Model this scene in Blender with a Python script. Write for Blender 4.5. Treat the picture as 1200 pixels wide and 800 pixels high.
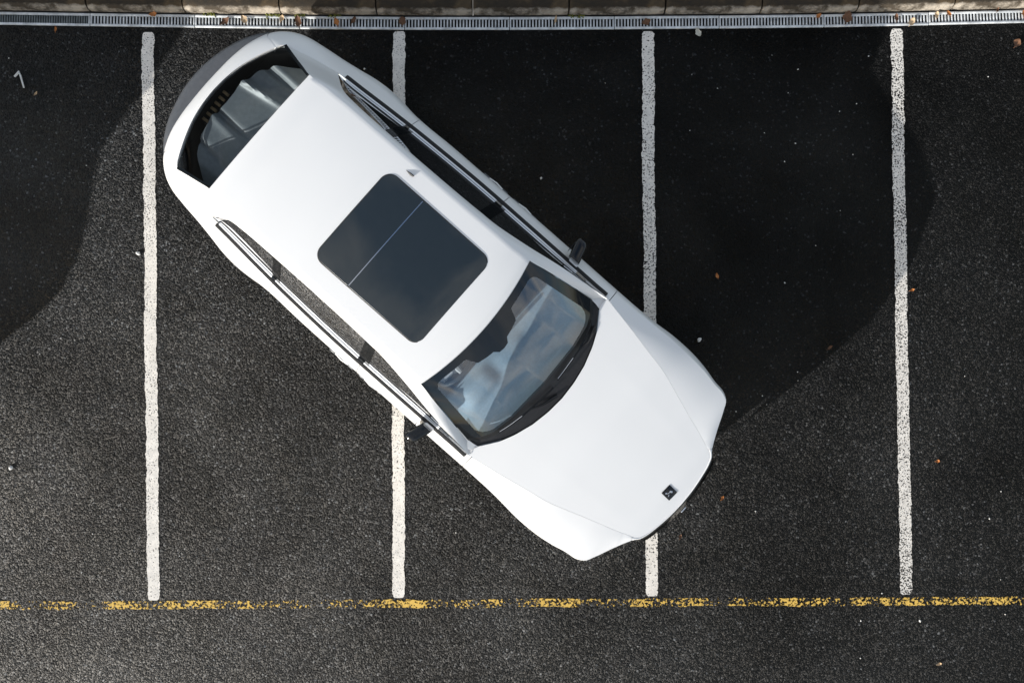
import bpy, math, random
import numpy as np
from mathutils import Vector, Matrix, noise

for o in list(bpy.data.objects):
    bpy.data.objects.remove(o, do_unlink=True)
scene = bpy.context.scene
COL = scene.collection
R = math.radians

# ------------------------------------------------------------------ camera, sky, sun, exposure
CAM_H = 8.5                 # drone height in metres
PPM = 135.0                 # photograph pixels per metre on the ground
cam_data = bpy.data.cameras.new('camera')
cam_data.sensor_fit = 'HORIZONTAL'
cam_data.sensor_width = 36.0
cam_data.lens = 36.0 * CAM_H / (1200.0 / PPM)
cam_data.clip_start = 0.1
cam_data.clip_end = 500.0
cam = bpy.data.objects.new('camera', cam_data)
cam.location = (0, 0, CAM_H)
COL.objects.link(cam)
scene.camera = cam

SUN_EL = R(17.4)
TRAVEL = R(40.8)            # heading in which the light travels over the ground (from +x)
az = TRAVEL + math.pi       # heading towards the sun
to_sun = Vector((math.cos(az) * math.cos(SUN_EL), math.sin(az) * math.cos(SUN_EL), math.sin(SUN_EL)))

world = bpy.data.worlds.new('World')
scene.world = world
world.use_nodes = True
wn = world.node_tree.nodes
wl = world.node_tree.links
wn.clear()
w_out = wn.new('ShaderNodeOutputWorld')
w_bg = wn.new('ShaderNodeBackground')
w_bg.inputs['Strength'].default_value = 0.12
sky = wn.new('ShaderNodeTexSky')
sky.sky_type = 'NISHITA'
sky.sun_disc = False
sky.sun_elevation = SUN_EL
sky.sun_rotation = math.atan2(to_sun.x, to_sun.y)
sky.air_density = 1.0
sky.dust_density = 1.5
# broken cloud spread evenly over the whole sky
w_tc = wn.new('ShaderNodeTexCoord')
w_sep = wn.new('ShaderNodeSeparateXYZ')
wl.new(w_tc.outputs['Generated'], w_sep.inputs[0])
w_add = wn.new('ShaderNodeMath'); w_add.operation = 'ADD'; w_add.inputs[1].default_value = 0.25
w_max = wn.new('ShaderNodeMath'); w_max.operation = 'MAXIMUM'; w_max.inputs[1].default_value = 0.0
wl.new(w_sep.outputs['Z'], w_max.inputs[0]); wl.new(w_max.outputs[0], w_add.inputs[0])
w_div = wn.new('ShaderNodeVectorMath'); w_div.operation = 'DIVIDE'
w_comb = wn.new('ShaderNodeCombineXYZ')
wl.new(w_add.outputs[0], w_comb.inputs[0]); wl.new(w_add.outputs[0], w_comb.inputs[1]); w_comb.inputs[2].default_value = 1.0
wl.new(w_tc.outputs['Generated'], w_div.inputs[0]); wl.new(w_comb.outputs[0], w_div.inputs[1])
w_noise = wn.new('ShaderNodeTexNoise')
w_noise.inputs['Scale'].default_value = 2.6
w_noise.inputs['Detail'].default_value = 6
w_noise.inputs['Roughness'].default_value = 0.55
w_noise.inputs['Distortion'].default_value = 0.4
wl.new(w_div.outputs[0], w_noise.inputs['Vector'])
w_ramp = wn.new('ShaderNodeValToRGB')
w_ramp.color_ramp.elements[0].position = 0.40
w_ramp.color_ramp.elements[1].position = 0.68
w_ramp.color_ramp.elements[1].color = (0.9, 0.9, 0.9, 1)
wl.new(w_noise.outputs['Fac'], w_ramp.inputs[0])
w_mix = wn.new('ShaderNodeMix'); w_mix.data_type = 'RGBA'
wl.new(w_ramp.outputs[0], w_mix.inputs['Factor'])
wl.new(sky.outputs[0], w_mix.inputs['A'])
w_mix.inputs['B'].default_value = (5.3, 5.1, 4.8, 1)
wl.new(w_mix.outputs['Result'], w_bg.inputs['Color'])
wl.new(w_bg.outputs[0], w_out.inputs[0])

sun_data = bpy.data.lights.new('sun', 'SUN')
sun_data.energy = 3.8
sun_data.angle = R(0.5)
sun_data.color = (1.0, 0.975, 0.94)
sun = bpy.data.objects.new('sun', sun_data)
sun.rotation_euler = to_sun.to_track_quat('Z', 'Y').to_euler()
sun.location = to_sun * 30
COL.objects.link(sun)

scene.view_settings.view_transform = 'Standard'
scene.view_settings.look = 'None'
scene.view_settings.gamma = 1.0
scene.view_settings.use_curve_mapping = False
scene.view_settings.exposure = 0.68
scene.render.resolution_x = 1024
scene.render.resolution_y = 682
scene.render.engine = 'CYCLES'
scene.cycles.max_bounces = 8
scene.cycles.transparent_max_bounces = 12

# ------------------------------------------------------------------ helpers
def px(x, y, z=0.0):
    k = (CAM_H - z) / CAM_H / PPM
    return Vector(((x - 600) * k, (400 - y) * k, z))

def mesh_obj(name, verts, faces, mat=None, parent=None, smooth=False, angle=None):
    me = bpy.data.meshes.new(name)
    me.from_pydata([tuple(v) for v in verts], [], faces)
    me.update()
    if smooth:
        me.polygons.foreach_set('use_smooth', [True] * len(me.polygons))
        if angle is not None:
            me.set_sharp_from_angle(angle=R(angle))
    o = bpy.data.objects.new(name, me)
    COL.objects.link(o)
    if mat: me.materials.append(mat)
    if parent: o.parent = parent
    return o

def empty(name, loc=(0, 0, 0), rotz=0.0):
    o = bpy.data.objects.new(name, None)
    o.location = loc
    o.rotation_euler = (0, 0, rotz)
    COL.objects.link(o)
    return o

def tag(o, label=None, cat=None, group=None, kind=None):
    if label: o['label'] = label
    if cat: o['category'] = cat
    if group: o['group'] = group
    if kind: o['kind'] = kind
    return o

class MB:
    def __init__(s): s.v = []; s.f = []
    def grid(s, rows, close_u=False):
        """rows: list of equal length lists of points"""
        b = len(s.v); n = len(rows[0])
        for r in rows: s.v += [Vector(p) for p in r]
        for i in range(len(rows) - 1):
            for j in range(n - 1 + (1 if close_u else 0)):
                k = (j + 1) % n
                s.f.append((b + i * n + j, b + i * n + k, b + (i + 1) * n + k, b + (i + 1) * n + j))
        return s
    def box(s, c, size, rot=None, bevel=0.0):
        b = len(s.v)
        hx, hy, hz = size[0] / 2, size[1] / 2, size[2] / 2
        rot = rot or Matrix.Identity(3)
        if bevel <= 0:
            pts = [(-hx, -hy, -hz), (hx, -hy, -hz), (hx, hy, -hz), (-hx, hy, -hz), (-hx, -hy, hz), (hx, -hy, hz), (hx, hy, hz), (-hx, hy, hz)]
            s.v += [Vector(c) + rot @ Vector(p) for p in pts]
            for q in ((0, 3, 2, 1), (4, 5, 6, 7), (0, 1, 5, 4), (1, 2, 6, 5), (2, 3, 7, 6), (3, 0, 4, 7)):
                s.f.append(tuple(b + i for i in q))
        else:
            e = bevel
            def ring(z, ix):
                a, d = hx - ix, hy - ix
                k = e * 0.7
                return [(-a + k, -d, z), (a - k, -d, z), (a, -d + k, z), (a, d - k, z), (a - k, d, z), (-a + k, d, z), (-a, d - k, z), (-a, -d + k, z)]
            rings = [ring(-hz, e), ring(-hz + e, 0), ring(hz - e, 0), ring(hz, e)]
            for r in rings: s.v += [Vector(c) + rot @ Vector(p) for p in r]
            for i in range(3):
                for j in range(8):
                    k = (j + 1) % 8
                    s.f.append((b + i * 8 + j, b + i * 8 + k, b + (i + 1) * 8 + k, b + (i + 1) * 8 + j))
            s.f.append(tuple(b + j for j in range(7, -1, -1)))
            s.f.append(tuple(b + 24 + j for j in range(8)))
        return s
    def tube(s, pts, r, seg=8, closed=False):
        pts = [Vector(p) for p in pts]; n = len(pts); b = len(s.v)
        rr = r if isinstance(r, (list, tuple)) else [r] * n
        for i, p in enumerate(pts):
            if closed: t = pts[(i + 1) % n] - pts[i - 1]
            else: t = pts[min(i + 1, n - 1)] - pts[max(i - 1, 0)]
            t.normalize()
            a = t.cross(Vector((0, 0, 1)))
            if a.length < 1e-4: a = t.cross(Vector((1, 0, 0)))
            a.normalize(); c = a.cross(t)
            for k in range(seg):
                th = 2 * math.pi * k / seg
                s.v.append(p + (a * math.cos(th) + c * math.sin(th)) * rr[i])
        for i in range(n if closed else n - 1):
            i2 = (i + 1) % n
            for k in range(seg):
                k2 = (k + 1) % seg
                s.f.append((b + i * seg + k, b + i * seg + k2, b + i2 * seg + k2, b + i2 * seg + k))
        if not closed:
            s.f.append(tuple(b + k for k in range(seg)))
            s.f.append(tuple(b + (n - 1) * seg + k for k in range(seg - 1, -1, -1)))
        return s
    def build(s, name, mat, parent=None, smooth=True, angle=40):
        return mesh_obj(name, s.v, s.f, mat, parent, smooth, angle)

def curve(tab, n, key=(0, 1)):
    """non-uniform cubic interpolation of table rows at n samples evenly spaced along chord (columns key)"""
    T = np.array(tab, float)
    d = np.sqrt(sum((T[1:, k] - T[:-1, k]) ** 2 for k in key))
    s = np.concatenate([[0], np.cumsum(np.maximum(d, 1e-6))])
    m = np.zeros_like(T)
    m[0] = (T[1] - T[0]) / (s[1] - s[0]); m[-1] = (T[-1] - T[-2]) / (s[-1] - s[-2])
    for i in range(1, len(T) - 1):
        h0, h1 = s[i] - s[i - 1], s[i + 1] - s[i]
        m[i] = ((T[i] - T[i - 1]) / h0 * h1 + (T[i + 1] - T[i]) / h1 * h0) / (h0 + h1)
    q = np.linspace(0, s[-1], n) if np.isscalar(n) else np.array(n) * s[-1]
    i = np.clip(np.searchsorted(s, q, side='right') - 1, 0, len(T) - 2)
    h = (s[i + 1] - s[i])[:, None]; t = ((q - s[i])[:, None]) / h
    return (2 * t**3 - 3 * t**2 + 1) * T[i] + (t**3 - 2 * t**2 + t) * h * m[i] + (-2 * t**3 + 3 * t**2) * T[i + 1] + (t**3 - t**2) * h * m[i + 1]

# ------------------------------------------------------------------ materials
def new_mat(name):
    m = bpy.data.materials.new(name); m.use_nodes = True
    nt = m.node_tree; nt.nodes.clear()
    out = nt.nodes.new('ShaderNodeOutputMaterial')
    return m, nt, out

def P(nt, **kw):
    b = nt.nodes.new('ShaderNodeBsdfPrincipled')
    for k, v in kw.items():
        b.inputs[k.replace('_', ' ')].default_value = v
    return b

def noise_node(nt, scale, detail=4, rough=0.55, coord='Object', dist=0.0):
    tc = nt.nodes.new('ShaderNodeTexCoord')
    n = nt.nodes.new('ShaderNodeTexNoise')
    n.inputs['Scale'].default_value = scale; n.inputs['Detail'].default_value = detail
    n.inputs['Roughness'].default_value = rough; n.inputs['Distortion'].default_value = dist
    nt.links.new(tc.outputs[coord], n.inputs['Vector'])
    return n

def ramp(nt, src, stops):
    r = nt.nodes.new('ShaderNodeValToRGB')
    e = r.color_ramp.elements
    while len(e) < len(stops): e.new(0.5)
    for i, (p, c) in enumerate(stops):
        e[i].position = p
        e[i].color = (c, c, c, 1) if not isinstance(c, tuple) else (*c, 1)
    nt.links.new(src, r.inputs[0])
    return r

def simple(name, col, rough=0.5, metallic=0.0, var=0.15, scale=20.0, spec=0.5, coat=0.0, bump=0.0, ior=1.5):
    m, nt, out = new_mat(name)
    b = P(nt, Roughness=rough, Metallic=metallic, IOR=ior)
    b.inputs['Specular IOR Level'].default_value = spec
    b.inputs['Coat Weight'].default_value = coat
    b.inputs['Coat Roughness'].default_value = 0.03
    n = noise_node(nt, scale)
    r = ramp(nt, n.outputs['Fac'], [(0.3, tuple(c * (1 - var) for c in col)), (0.7, tuple(min(1, c * (1 + var)) for c in col))])
    nt.links.new(r.outputs[0], b.inputs['Base Color'])
    if bump > 0:
        bp = nt.nodes.new('ShaderNodeBump'); bp.inputs['Strength'].default_value = bump; bp.inputs['Distance'].default_value = 0.004
        n2 = noise_node(nt, scale * 6, 5)
        nt.links.new(n2.outputs['Fac'], bp.inputs['Height']); nt.links.new(bp.outputs[0], b.inputs['Normal'])
    nt.links.new(b.outputs[0], out.inputs[0])
    return m

def glass(name, tint, ior=1.5, rough=0.0):
    """thin pane: Fresnel mix of a tinted clear pane and its reflection"""
    m, nt, out = new_mat(name)
    tr = nt.nodes.new('ShaderNodeBsdfTransparent')
    n = noise_node(nt, 3.0)
    r = ramp(nt, n.outputs['Fac'], [(0.2, tuple(c * 0.97 for c in tint)), (0.8, tint)])
    nt.links.new(r.outputs[0], tr.inputs[0])
    gl = nt.nodes.new('ShaderNodeBsdfGlossy'); gl.inputs['Roughness'].default_value = rough
    gl.inputs['Color'].default_value = (0.95, 0.97, 1.0, 1)
    fr = nt.nodes.new('ShaderNodeFresnel'); fr.inputs['IOR'].default_value = ior
    mx = nt.nodes.new('ShaderNodeMixShader')
    nt.links.new(fr.outputs[0], mx.inputs[0]); nt.links.new(tr.outputs[0], mx.inputs[1]); nt.links.new(gl.outputs[0], mx.inputs[2])
    nt.links.new(mx.outputs[0], out.inputs[0])
    return m

M = {}
M['paint'] = simple('white_car_paint', (0.745, 0.745, 0.735), 0.38, var=0.012, scale=2.0, spec=0.4, coat=0.25)
M['paint_dark'] = simple('grey_car_paint', (0.05, 0.055, 0.06), 0.35, var=0.05, scale=2.0, coat=0.6)
M['black_plastic'] = simple('black_plastic', (0.012, 0.012, 0.013), 0.45, var=0.3, scale=60, bump=0.1)
M['gloss_black'] = simple('gloss_black', (0.006, 0.007, 0.008), 0.08, var=0.1)
M['frit'] = simple('black_glass_border', (0.008, 0.011, 0.014), 0.05, var=0.1)
M['rubber'] = simple('rubber', (0.014, 0.014, 0.014), 0.75, var=0.2, scale=50, bump=0.2)
M['chrome'] = simple('chrome', (0.75, 0.76, 0.78), 0.12, metallic=1.0, var=0.03)
M['satin'] = simple('satin_trim', (0.78, 0.79, 0.80), 0.35, metallic=0.0, var=0.03)
M['bumper_grey'] = simple('bumper_grey', (0.085, 0.09, 0.098), 0.4, var=0.12, scale=25, bump=0.1)
M['dash'] = simple('dash_plastic', (0.46, 0.60, 0.70), 0.6, var=0.08, scale=60, bump=0.15)
M['dash_dark'] = simple('dash_dark', (0.03, 0.04, 0.05), 0.5, var=0.1, scale=60)
M['fabric'] = simple('seat_fabric', (0.03, 0.038, 0.045), 0.85, var=0.25, scale=90, bump=0.3)
M['cover'] = simple('luggage_cover', (0.115, 0.125, 0.13), 0.42, var=0.1, scale=30, bump=0.1)
M['carpet'] = simple('boot_carpet', (0.006, 0.006, 0.007), 0.95, var=0.3, scale=90)
M['wood'] = simple('crate_wood', (0.30, 0.20, 0.10), 0.7, var=0.3, scale=30)
M['roof_glass'] = simple('roof_glass', (0.016, 0.022, 0.025), 0.03, var=0.05, ior=1.75)
M['windscreen'] = glass('windscreen_glass', (0.92, 0.97, 1.0), 2.4)
M['rear_glass'] = glass('rear_window_glass', (0.80, 0.85, 0.87), 1.09)
M['front_side_glass'] = glass('front_side_window_glass', (0.45, 0.48, 0.50), 1.6)
M['side_glass'] = glass('side_window_glass', (0.10, 0.11, 0.12), 1.6)
M['lamp'] = simple('lamp_lens', (0.35, 0.37, 0.4), 0.05, metallic=0.6, var=0.1)
M['tail'] = simple('tail_lens', (0.25, 0.01, 0.01), 0.08, var=0.1)
M['steel'] = simple('galvanised_steel', (0.60, 0.62, 0.62), 0.45, metallic=0.1, var=0.30, scale=14, bump=0.2)
M['steel_old'] = simple('dull_galvanised_steel', (0.15, 0.17, 0.17), 0.55, metallic=0.3, var=0.35, scale=14, bump=0.2)
M['trough'] = simple('drain_trough', (0.012, 0.011, 0.010), 0.9, var=0.4, scale=8)

def asphalt_mat():
    m, nt, out = new_mat('asphalt')
    L = nt.links
    b = P(nt)
    tc = nt.nodes.new('ShaderNodeTexCoord')
    # aggregate
    vor = nt.nodes.new('ShaderNodeTexVoronoi'); vor.inputs['Scale'].default_value = 68; vor.inputs['Randomness'].default_value = 1.0
    vor2 = nt.nodes.new('ShaderNodeTexVoronoi'); vor2.inputs['Scale'].default_value = 130
    L.new(tc.outputs['Object'], vor.inputs['Vector']); L.new(tc.outputs['Object'], vor2.inputs['Vector'])
    fine = noise_node(nt, 150, 3, 0.6)
    patch = noise_node(nt, 0.42, 4, 0.6, dist=0.3)
    patch2 = noise_node(nt, 2.4, 5, 0.62)
    # stone to stone colour
    sep = nt.nodes.new('ShaderNodeSeparateColor'); L.new(vor.outputs['Color'], sep.inputs[0])
    stone = ramp(nt, sep.outputs[0], [(0.0, 0.004), (0.55, 0.008), (0.86, 0.014), (0.965, 0.030), (1.0, 0.13)])
    dirt = ramp(nt, patch.outputs['Fac'], [(0.36, 0.42), (0.62, 1.45)])
    dirt2 = ramp(nt, patch2.outputs['Fac'], [(0.32, 0.60), (0.66, 1.35)])
    def mul(a, c):
        k = nt.nodes.new('ShaderNodeMix'); k.data_type = 'RGBA'; k.blend_type = 'MULTIPLY'; k.inputs['Factor'].default_value = 1
        L.new(a, k.inputs['A']); L.new(c, k.inputs['B']); return k.outputs['Result']
    colr = mul(mul(stone.outputs[0], dirt.outputs[0]), dirt2.outputs[0])
    # dark compacted seam in front of the yellow line
    geo = nt.nodes.new('ShaderNodeSeparateXYZ'); L.new(tc.outputs['Object'], geo.inputs[0])
    wob = noise_node(nt, 1.1, 3)
    ma = nt.nodes.new('ShaderNodeMath'); ma.operation = 'MULTIPLY_ADD'; ma.inputs[1].default_value = 0.16
    L.new(wob.outputs['Fac'], ma.inputs[0]); L.new(geo.outputs['Y'], ma.inputs[2])
    mb = nt.nodes.new('ShaderNodeMath'); mb.operation = 'ADD'; mb.inputs[1].default_value = 2.03
    L.new(ma.outputs[0], mb.inputs[0])
    mc = nt.nodes.new('ShaderNodeMath'); mc.operation = 'ABSOLUTE'; L.new(mb.outputs[0], mc.inputs[0])
    seam = ramp(nt, mc.outputs[0], [(0.005, 0.30), (0.075, 1.0)])
    colr = mul(colr, seam.outputs[0])
    tint = nt.nodes.new('ShaderNodeMix'); tint.data_type = 'RGBA'; tint.blend_type = 'MULTIPLY'; tint.inputs['Factor'].default_value = 1
    tint.inputs['B'].default_value = (0.94, 1.0, 1.06, 1)
    L.new(colr, tint.inputs['A'])
    # surfacing darker to the right, with shade painted in over the upper, shadowed areas
    surf_shade = nt.nodes.new('ShaderNodeMath'); surf_shade.operation = 'MULTIPLY_ADD'; surf_shade.inputs[1].default_value = 0.07
    surf_shade_noise = noise_node(nt, 0.5, 5, 0.6)
    surf_shade_sum = nt.nodes.new('ShaderNodeMath'); surf_shade_sum.operation = 'MULTIPLY_ADD'; surf_shade_sum.inputs[1].default_value = 0.5
    L.new(geo.outputs['X'], surf_shade.inputs[0]); L.new(surf_shade_noise.outputs['Fac'], surf_shade_sum.inputs[0]); 
    shade_y = nt.nodes.new('ShaderNodeMath'); shade_y.operation = 'MULTIPLY_ADD'; shade_y.inputs[1].default_value = 0.075; shade_y.inputs[2].default_value = 0.27
    L.new(geo.outputs['Y'], shade_y.inputs[0]); L.new(shade_y.outputs[0], surf_shade.inputs[2])
    L.new(surf_shade.outputs[0], surf_shade_sum.inputs[2])
    surf_shade_col = ramp(nt, surf_shade_sum.outputs[0], [(0.10, 1.30), (0.30, 0.95), (0.5, 0.66), (0.85, 0.36)])
    L.new(mul(tint.outputs['Result'], surf_shade_col.outputs[0]), b.inputs['Base Color'])
    spr = ramp(nt, surf_shade_sum.outputs[0], [(0.10, 0.48), (0.30, 0.32), (0.5, 0.22), (0.85, 0.12)])  # same gradient dims the sheen over the shadowed areas
    spm = mul(spr.outputs[0], ramp(nt, patch.outputs['Fac'], [(0.36, 0.62), (0.62, 1.25)]).outputs[0])
    L.new(spm, b.inputs['Specular IOR Level'])
    rr = ramp(nt, patch2.outputs['Fac'], [(0.3, 0.38), (0.7, 0.50)])
    L.new(rr.outputs[0], b.inputs['Roughness'])
    b.inputs['Specular IOR Level'].default_value = 0.26
    # relief: every stone is a facet tilted its own way, rounded at the rim
    def facets(v, k_tilt, k_round):
        d = nt.nodes.new('ShaderNodeVectorMath'); d.operation = 'SUBTRACT'
        L.new(tc.outputs['Object'], d.inputs[0]); L.new(v.outputs['Position'], d.inputs[1])
        c = nt.nodes.new('ShaderNodeVectorMath'); c.operation = 'SUBTRACT'; c.inputs[1].default_value = (.5, .5, .5)
        L.new(v.outputs['Color'], c.inputs[0])
        dt = nt.nodes.new('ShaderNodeVectorMath'); dt.operation = 'DOT_PRODUCT'
        L.new(d.outputs[0], dt.inputs[0]); L.new(c.outputs[0], dt.inputs[1])
        a = nt.nodes.new('ShaderNodeMath'); a.operation = 'MULTIPLY'; a.inputs[1].default_value = k_tilt; L.new(dt.outputs['Value'], a.inputs[0])
        p2 = nt.nodes.new('ShaderNodeMath'); p2.operation = 'POWER'; p2.inputs[1].default_value = 2.0; L.new(v.outputs['Distance'], p2.inputs[0])
        r = nt.nodes.new('ShaderNodeMath'); r.operation = 'MULTIPLY_ADD'; r.inputs[1].default_value = -k_round
        L.new(p2.outputs[0], r.inputs[0]); L.new(a.outputs[0], r.inputs[2])
        return r.outputs[0]
    f1 = facets(vor, 2.7, 0.016); f2 = facets(vor2, 2.0, 0.007)
    h1 = nt.nodes.new('ShaderNodeMath'); h1.operation = 'ADD'; L.new(f1, h1.inputs[0]); L.new(f2, h1.inputs[1])
    h3 = nt.nodes.new('ShaderNodeMath'); h3.operation = 'MULTIPLY_ADD'; h3.inputs[1].default_value = 0.006
    L.new(fine.outputs['Fac'], h3.inputs[0]); L.new(h1.outputs[0], h3.inputs[2])
    bp = nt.nodes.new('ShaderNodeBump'); bp.inputs['Strength'].default_value = 1.0; bp.inputs['Distance'].default_value = 1.0
    L.new(h3.outputs[0], bp.inputs['Height']); L.new(bp.outputs[0], b.inputs['Normal'])
    L.new(b.outputs[0], out.inputs[0])
    return m
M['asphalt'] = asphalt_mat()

def road_paint(name, col, lo, hi, patch_scale=1.2, patch_amt=0.25, flake=75):
    """worn road paint: paint flakes away where the stones rub through"""
    m, nt, out = new_mat(name)
    L = nt.links
    b = P(nt, Roughness=0.7)
    n1 = noise_node(nt, 14, 4, 0.6)
    c = ramp(nt, n1.outputs['Fac'], [(0.3, tuple(x * 0.78 for x in col)), (0.65, col)])
    L.new(c.outputs[0], b.inputs['Base Color'])
    n2 = noise_node(nt, flake, 3, 0.7)
    n3 = noise_node(nt, patch_scale, 3, 0.6)
    ad = nt.nodes.new('ShaderNodeMath'); ad.operation = 'MULTIPLY_ADD'; ad.inputs[1].default_value = patch_amt
    L.new(n3.outputs['Fac'], ad.inputs[0]); L.new(n2.outputs['Fac'], ad.inputs[2])
    msk = ramp(nt, ad.outputs[0], [(lo, 0.0), (hi, 1.0)])
    bp = nt.nodes.new('ShaderNodeBump'); bp.inputs['Strength'].default_value = 0.5; bp.inputs['Distance'].default_value = 0.006
    L.new(n2.outputs['Fac'], bp.inputs['Height']); L.new(bp.outputs[0], b.inputs['Normal'])
    tr = nt.nodes.new('ShaderNodeBsdfTransparent')
    mx = nt.nodes.new('ShaderNodeMixShader')
    L.new(msk.outputs[0], mx.inputs[0]); L.new(tr.outputs[0], mx.inputs[1]); L.new(b.outputs[0], mx.inputs[2])
    L.new(mx.outputs[0], out.inputs[0])
    return m
M['white_line'] = road_paint('white_road_paint', (0.80, 0.755, 0.68), 0.505, 0.535, 1.2, 0.25)
M['white_line_pitted'] = road_paint('pitted_white_road_paint', (0.80, 0.75, 0.67), 0.535, 0.565, 1.2, 0.25, 60)
M['white_line_worn'] = road_paint('worn_white_road_paint', (0.78, 0.735, 0.66), 0.56, 0.59, 1.2, 0.25)
M['yellow_line'] = road_paint('yellow_road_paint', (0.72, 0.46, 0.09), 0.875, 0.91, 3.2, 0.70, 40)

def kerb_mat():
    m, nt, out = new_mat('kerb_concrete')
    L = nt.links
    b = P(nt, Roughness=0.85)
    n = noise_node(nt, 6, 6, 0.65)
    c = ramp(nt, n.outputs['Fac'], [(0.25, (0.010, 0.008, 0.005)), (0.5, (0.030, 0.020, 0.009)), (0.72, (0.085, 0.056, 0.026))])
    # the nosing is worn to bare concrete
    tc = nt.nodes.new('ShaderNodeTexCoord'); sp = nt.nodes.new('ShaderNodeSeparateXYZ'); L.new(tc.outputs['Object'], sp.inputs[0])
    n2 = noise_node(nt, 9, 5, 0.7)
    ad = nt.nodes.new('ShaderNodeMath'); ad.operation = 'MULTIPLY_ADD'; ad.inputs[1].default_value = 0.05
    L.new(n2.outputs['Fac'], ad.inputs[0]); L.new(sp.outputs['Y'], ad.inputs[2])
    msk = ramp(nt, ad.outputs[0], [(0.045, 1.0), (0.062, 0.0)])
    n4 = noise_node(nt, 5, 5, 0.7)
    bare = ramp(nt, n4.outputs['Fac'], [(0.40, (0.06, 0.045, 0.028)), (0.6, (0.46, 0.40, 0.32))])
    mx = nt.nodes.new('ShaderNodeMix'); mx.data_type = 'RGBA'
    L.new(msk.outputs[0], mx.inputs['Factor']); L.new(c.outputs[0], mx.inputs['A']); L.new(bare.outputs[0], mx.inputs['B'])
    L.new(mx.outputs['Result'], b.inputs['Base Color'])
    bp = nt.nodes.new('ShaderNodeBump'); bp.inputs['Strength'].default_value = 0.6; bp.inputs['Distance'].default_value = 0.006
    n3 = noise_node(nt, 70, 5, 0.7)
    L.new(n3.outputs['Fac'], bp.inputs['Height']); L.new(bp.outputs[0], b.inputs['Normal'])
    L.new(b.outputs[0], out.inputs[0])
    return m
M['kerb'] = kerb_mat()
M['soil'] = simple('verge_soil', (0.012, 0.012, 0.008), 0.95, var=0.5, scale=12, bump=0.8)
M['leaf_orange'] = simple('leaf_orange', (0.45, 0.17, 0.04), 0.6, var=0.3, scale=40)
M['leaf_brown'] = simple('leaf_brown', (0.14, 0.065, 0.03), 0.7, var=0.4, scale=40)
M['leaf_tan'] = simple('leaf_tan', (0.55, 0.40, 0.24), 0.6, var=0.25, scale=40)
M['leaf_pale'] = simple('leaf_pale', (0.50, 0.48, 0.40), 0.6, var=0.2, scale=40)
M['moss'] = simple('moss', (0.16, 0.17, 0.03), 0.9, var=0.4, scale=60, bump=0.5)
M['chip'] = simple('stone_chip', (0.62, 0.61, 0.58), 0.6, var=0.2, scale=60)

# ------------------------------------------------------------------ ground, drain, kerb
def grate_y(xp):                       # photo row of the drain's centre line: it bows gently
    return np.interp(xp, [-900, 0, 150, 400, 580, 900, 1000, 1200, 2100], [4, 22, 24.2, 27.6, 28.3, 25.8, 24.6, 19.5, 0])
def gy(x, off=0.0):                    # the same in metres, as a smooth curve
    xs = np.linspace(x - 0.8, x + 0.8, 9)
    return float(np.mean([(400 - grate_y(600 + q * PPM)) / PPM for q in xs])) + off
HALF = 0.056                            # half width of the drain

xs = [-900, -300, -120, -60] + list(np.linspace(-40, -7, 12)) + list(np.linspace(-6.5, 6.5, 105)) + list(np.linspace(7, 40, 12)) + [60, 120, 300, 900]
mb = MB()
mb.grid([[(x, gy(x) - HALF - 0.002, 0) for x in xs], [(x, -0.5, 0) for x in xs], [(x, -45, 0) for x in xs], [(x, -900, 0) for x in xs]])
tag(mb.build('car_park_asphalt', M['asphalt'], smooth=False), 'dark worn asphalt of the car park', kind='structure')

mb = MB()
mb.grid([[(x, gy(x) - HALF - 0.002, 0.0) for x in xs], [(x, gy(x) - HALF, -0.10) for x in xs], [(x, gy(x) + HALF, -0.10) for x in xs], [(x, gy(x) + HALF + 0.012, 0.004) for x in xs]])
tag(mb.build('drain_trough', M['trough'], smooth=False), 'dark trough of the drain under the grates', kind='structure')

# grates, one per section
joints = [106 + 122.75 * k for k in range(-3, 12)]
def grate(x0, x1, fine, i, label):
    a = px(x0, 0).x; c = px(x1, 0).x
    mid = (a + c) / 2; L = (c - a) - 0.006
    y0 = gy(mid)
    ang = math.atan2(gy(c) - gy(a), c - a)
    t = empty('drain_grate', (mid, y0, 0.0), ang)
    tag(t, label, 'drain grate', 'drain grates along the kerb')
    mat = M['steel_old'] if fine else M['steel']
    f = MB()
    for s in (-1, 1):
        f.box((0, s * (HALF - 0.011), 0.001), (L, 0.020, 0.022), bevel=0.003)
    for s in (-1, 1):
        f.box((s * (L / 2 - 0.006), 0, 0.0), (0.012, 2 * HALF - 0.044, 0.018), bevel=0.002)
    f.build('frame', M['steel'], t)
    g = MB(); pitch = 0.0215 if fine else 0.0275; w = 0.012 if fine else 0.0125
    n = int((L - 0.03) / pitch)
    rnd = random.Random(i)
    for k in range(n):
        x = -L / 2 + 0.02 + (k + 0.5) * (L - 0.04) / n
        g.box((x, 0, -0.003 - (0.006 if fine else 0) + rnd.uniform(-.001, .001)), (w, 2 * HALF - 0.043, 0.014), bevel=0.002)
    b = g.build('bars', mat, t); b['kind'] = 'stuff'
for i in range(len(joints) - 1):
    x0, x1 = joints[i], joints[i + 1]
    if x1 < -30 or x0 > 1330: continue
    fine = x1 < 110
    xm = (x0 + x1) / 2
    if fine: lab = 'dull finely slotted drain grate at the left end of the row' if x0 > -20.0 else 'dull finely slotted drain grate running out of the left edge'
    else:
        n = int(round((x0 - 106) / 122.75)) + 1
        names = ['first', 'second', 'third', 'fourth', 'fifth', 'sixth', 'seventh', 'eighth', 'ninth', 'tenth']
        lab = '%s wide-slotted galvanised drain grate counted from the dull grate at left' % names[n - 1]
    grate(x0, x1, fine, i, lab)

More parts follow.
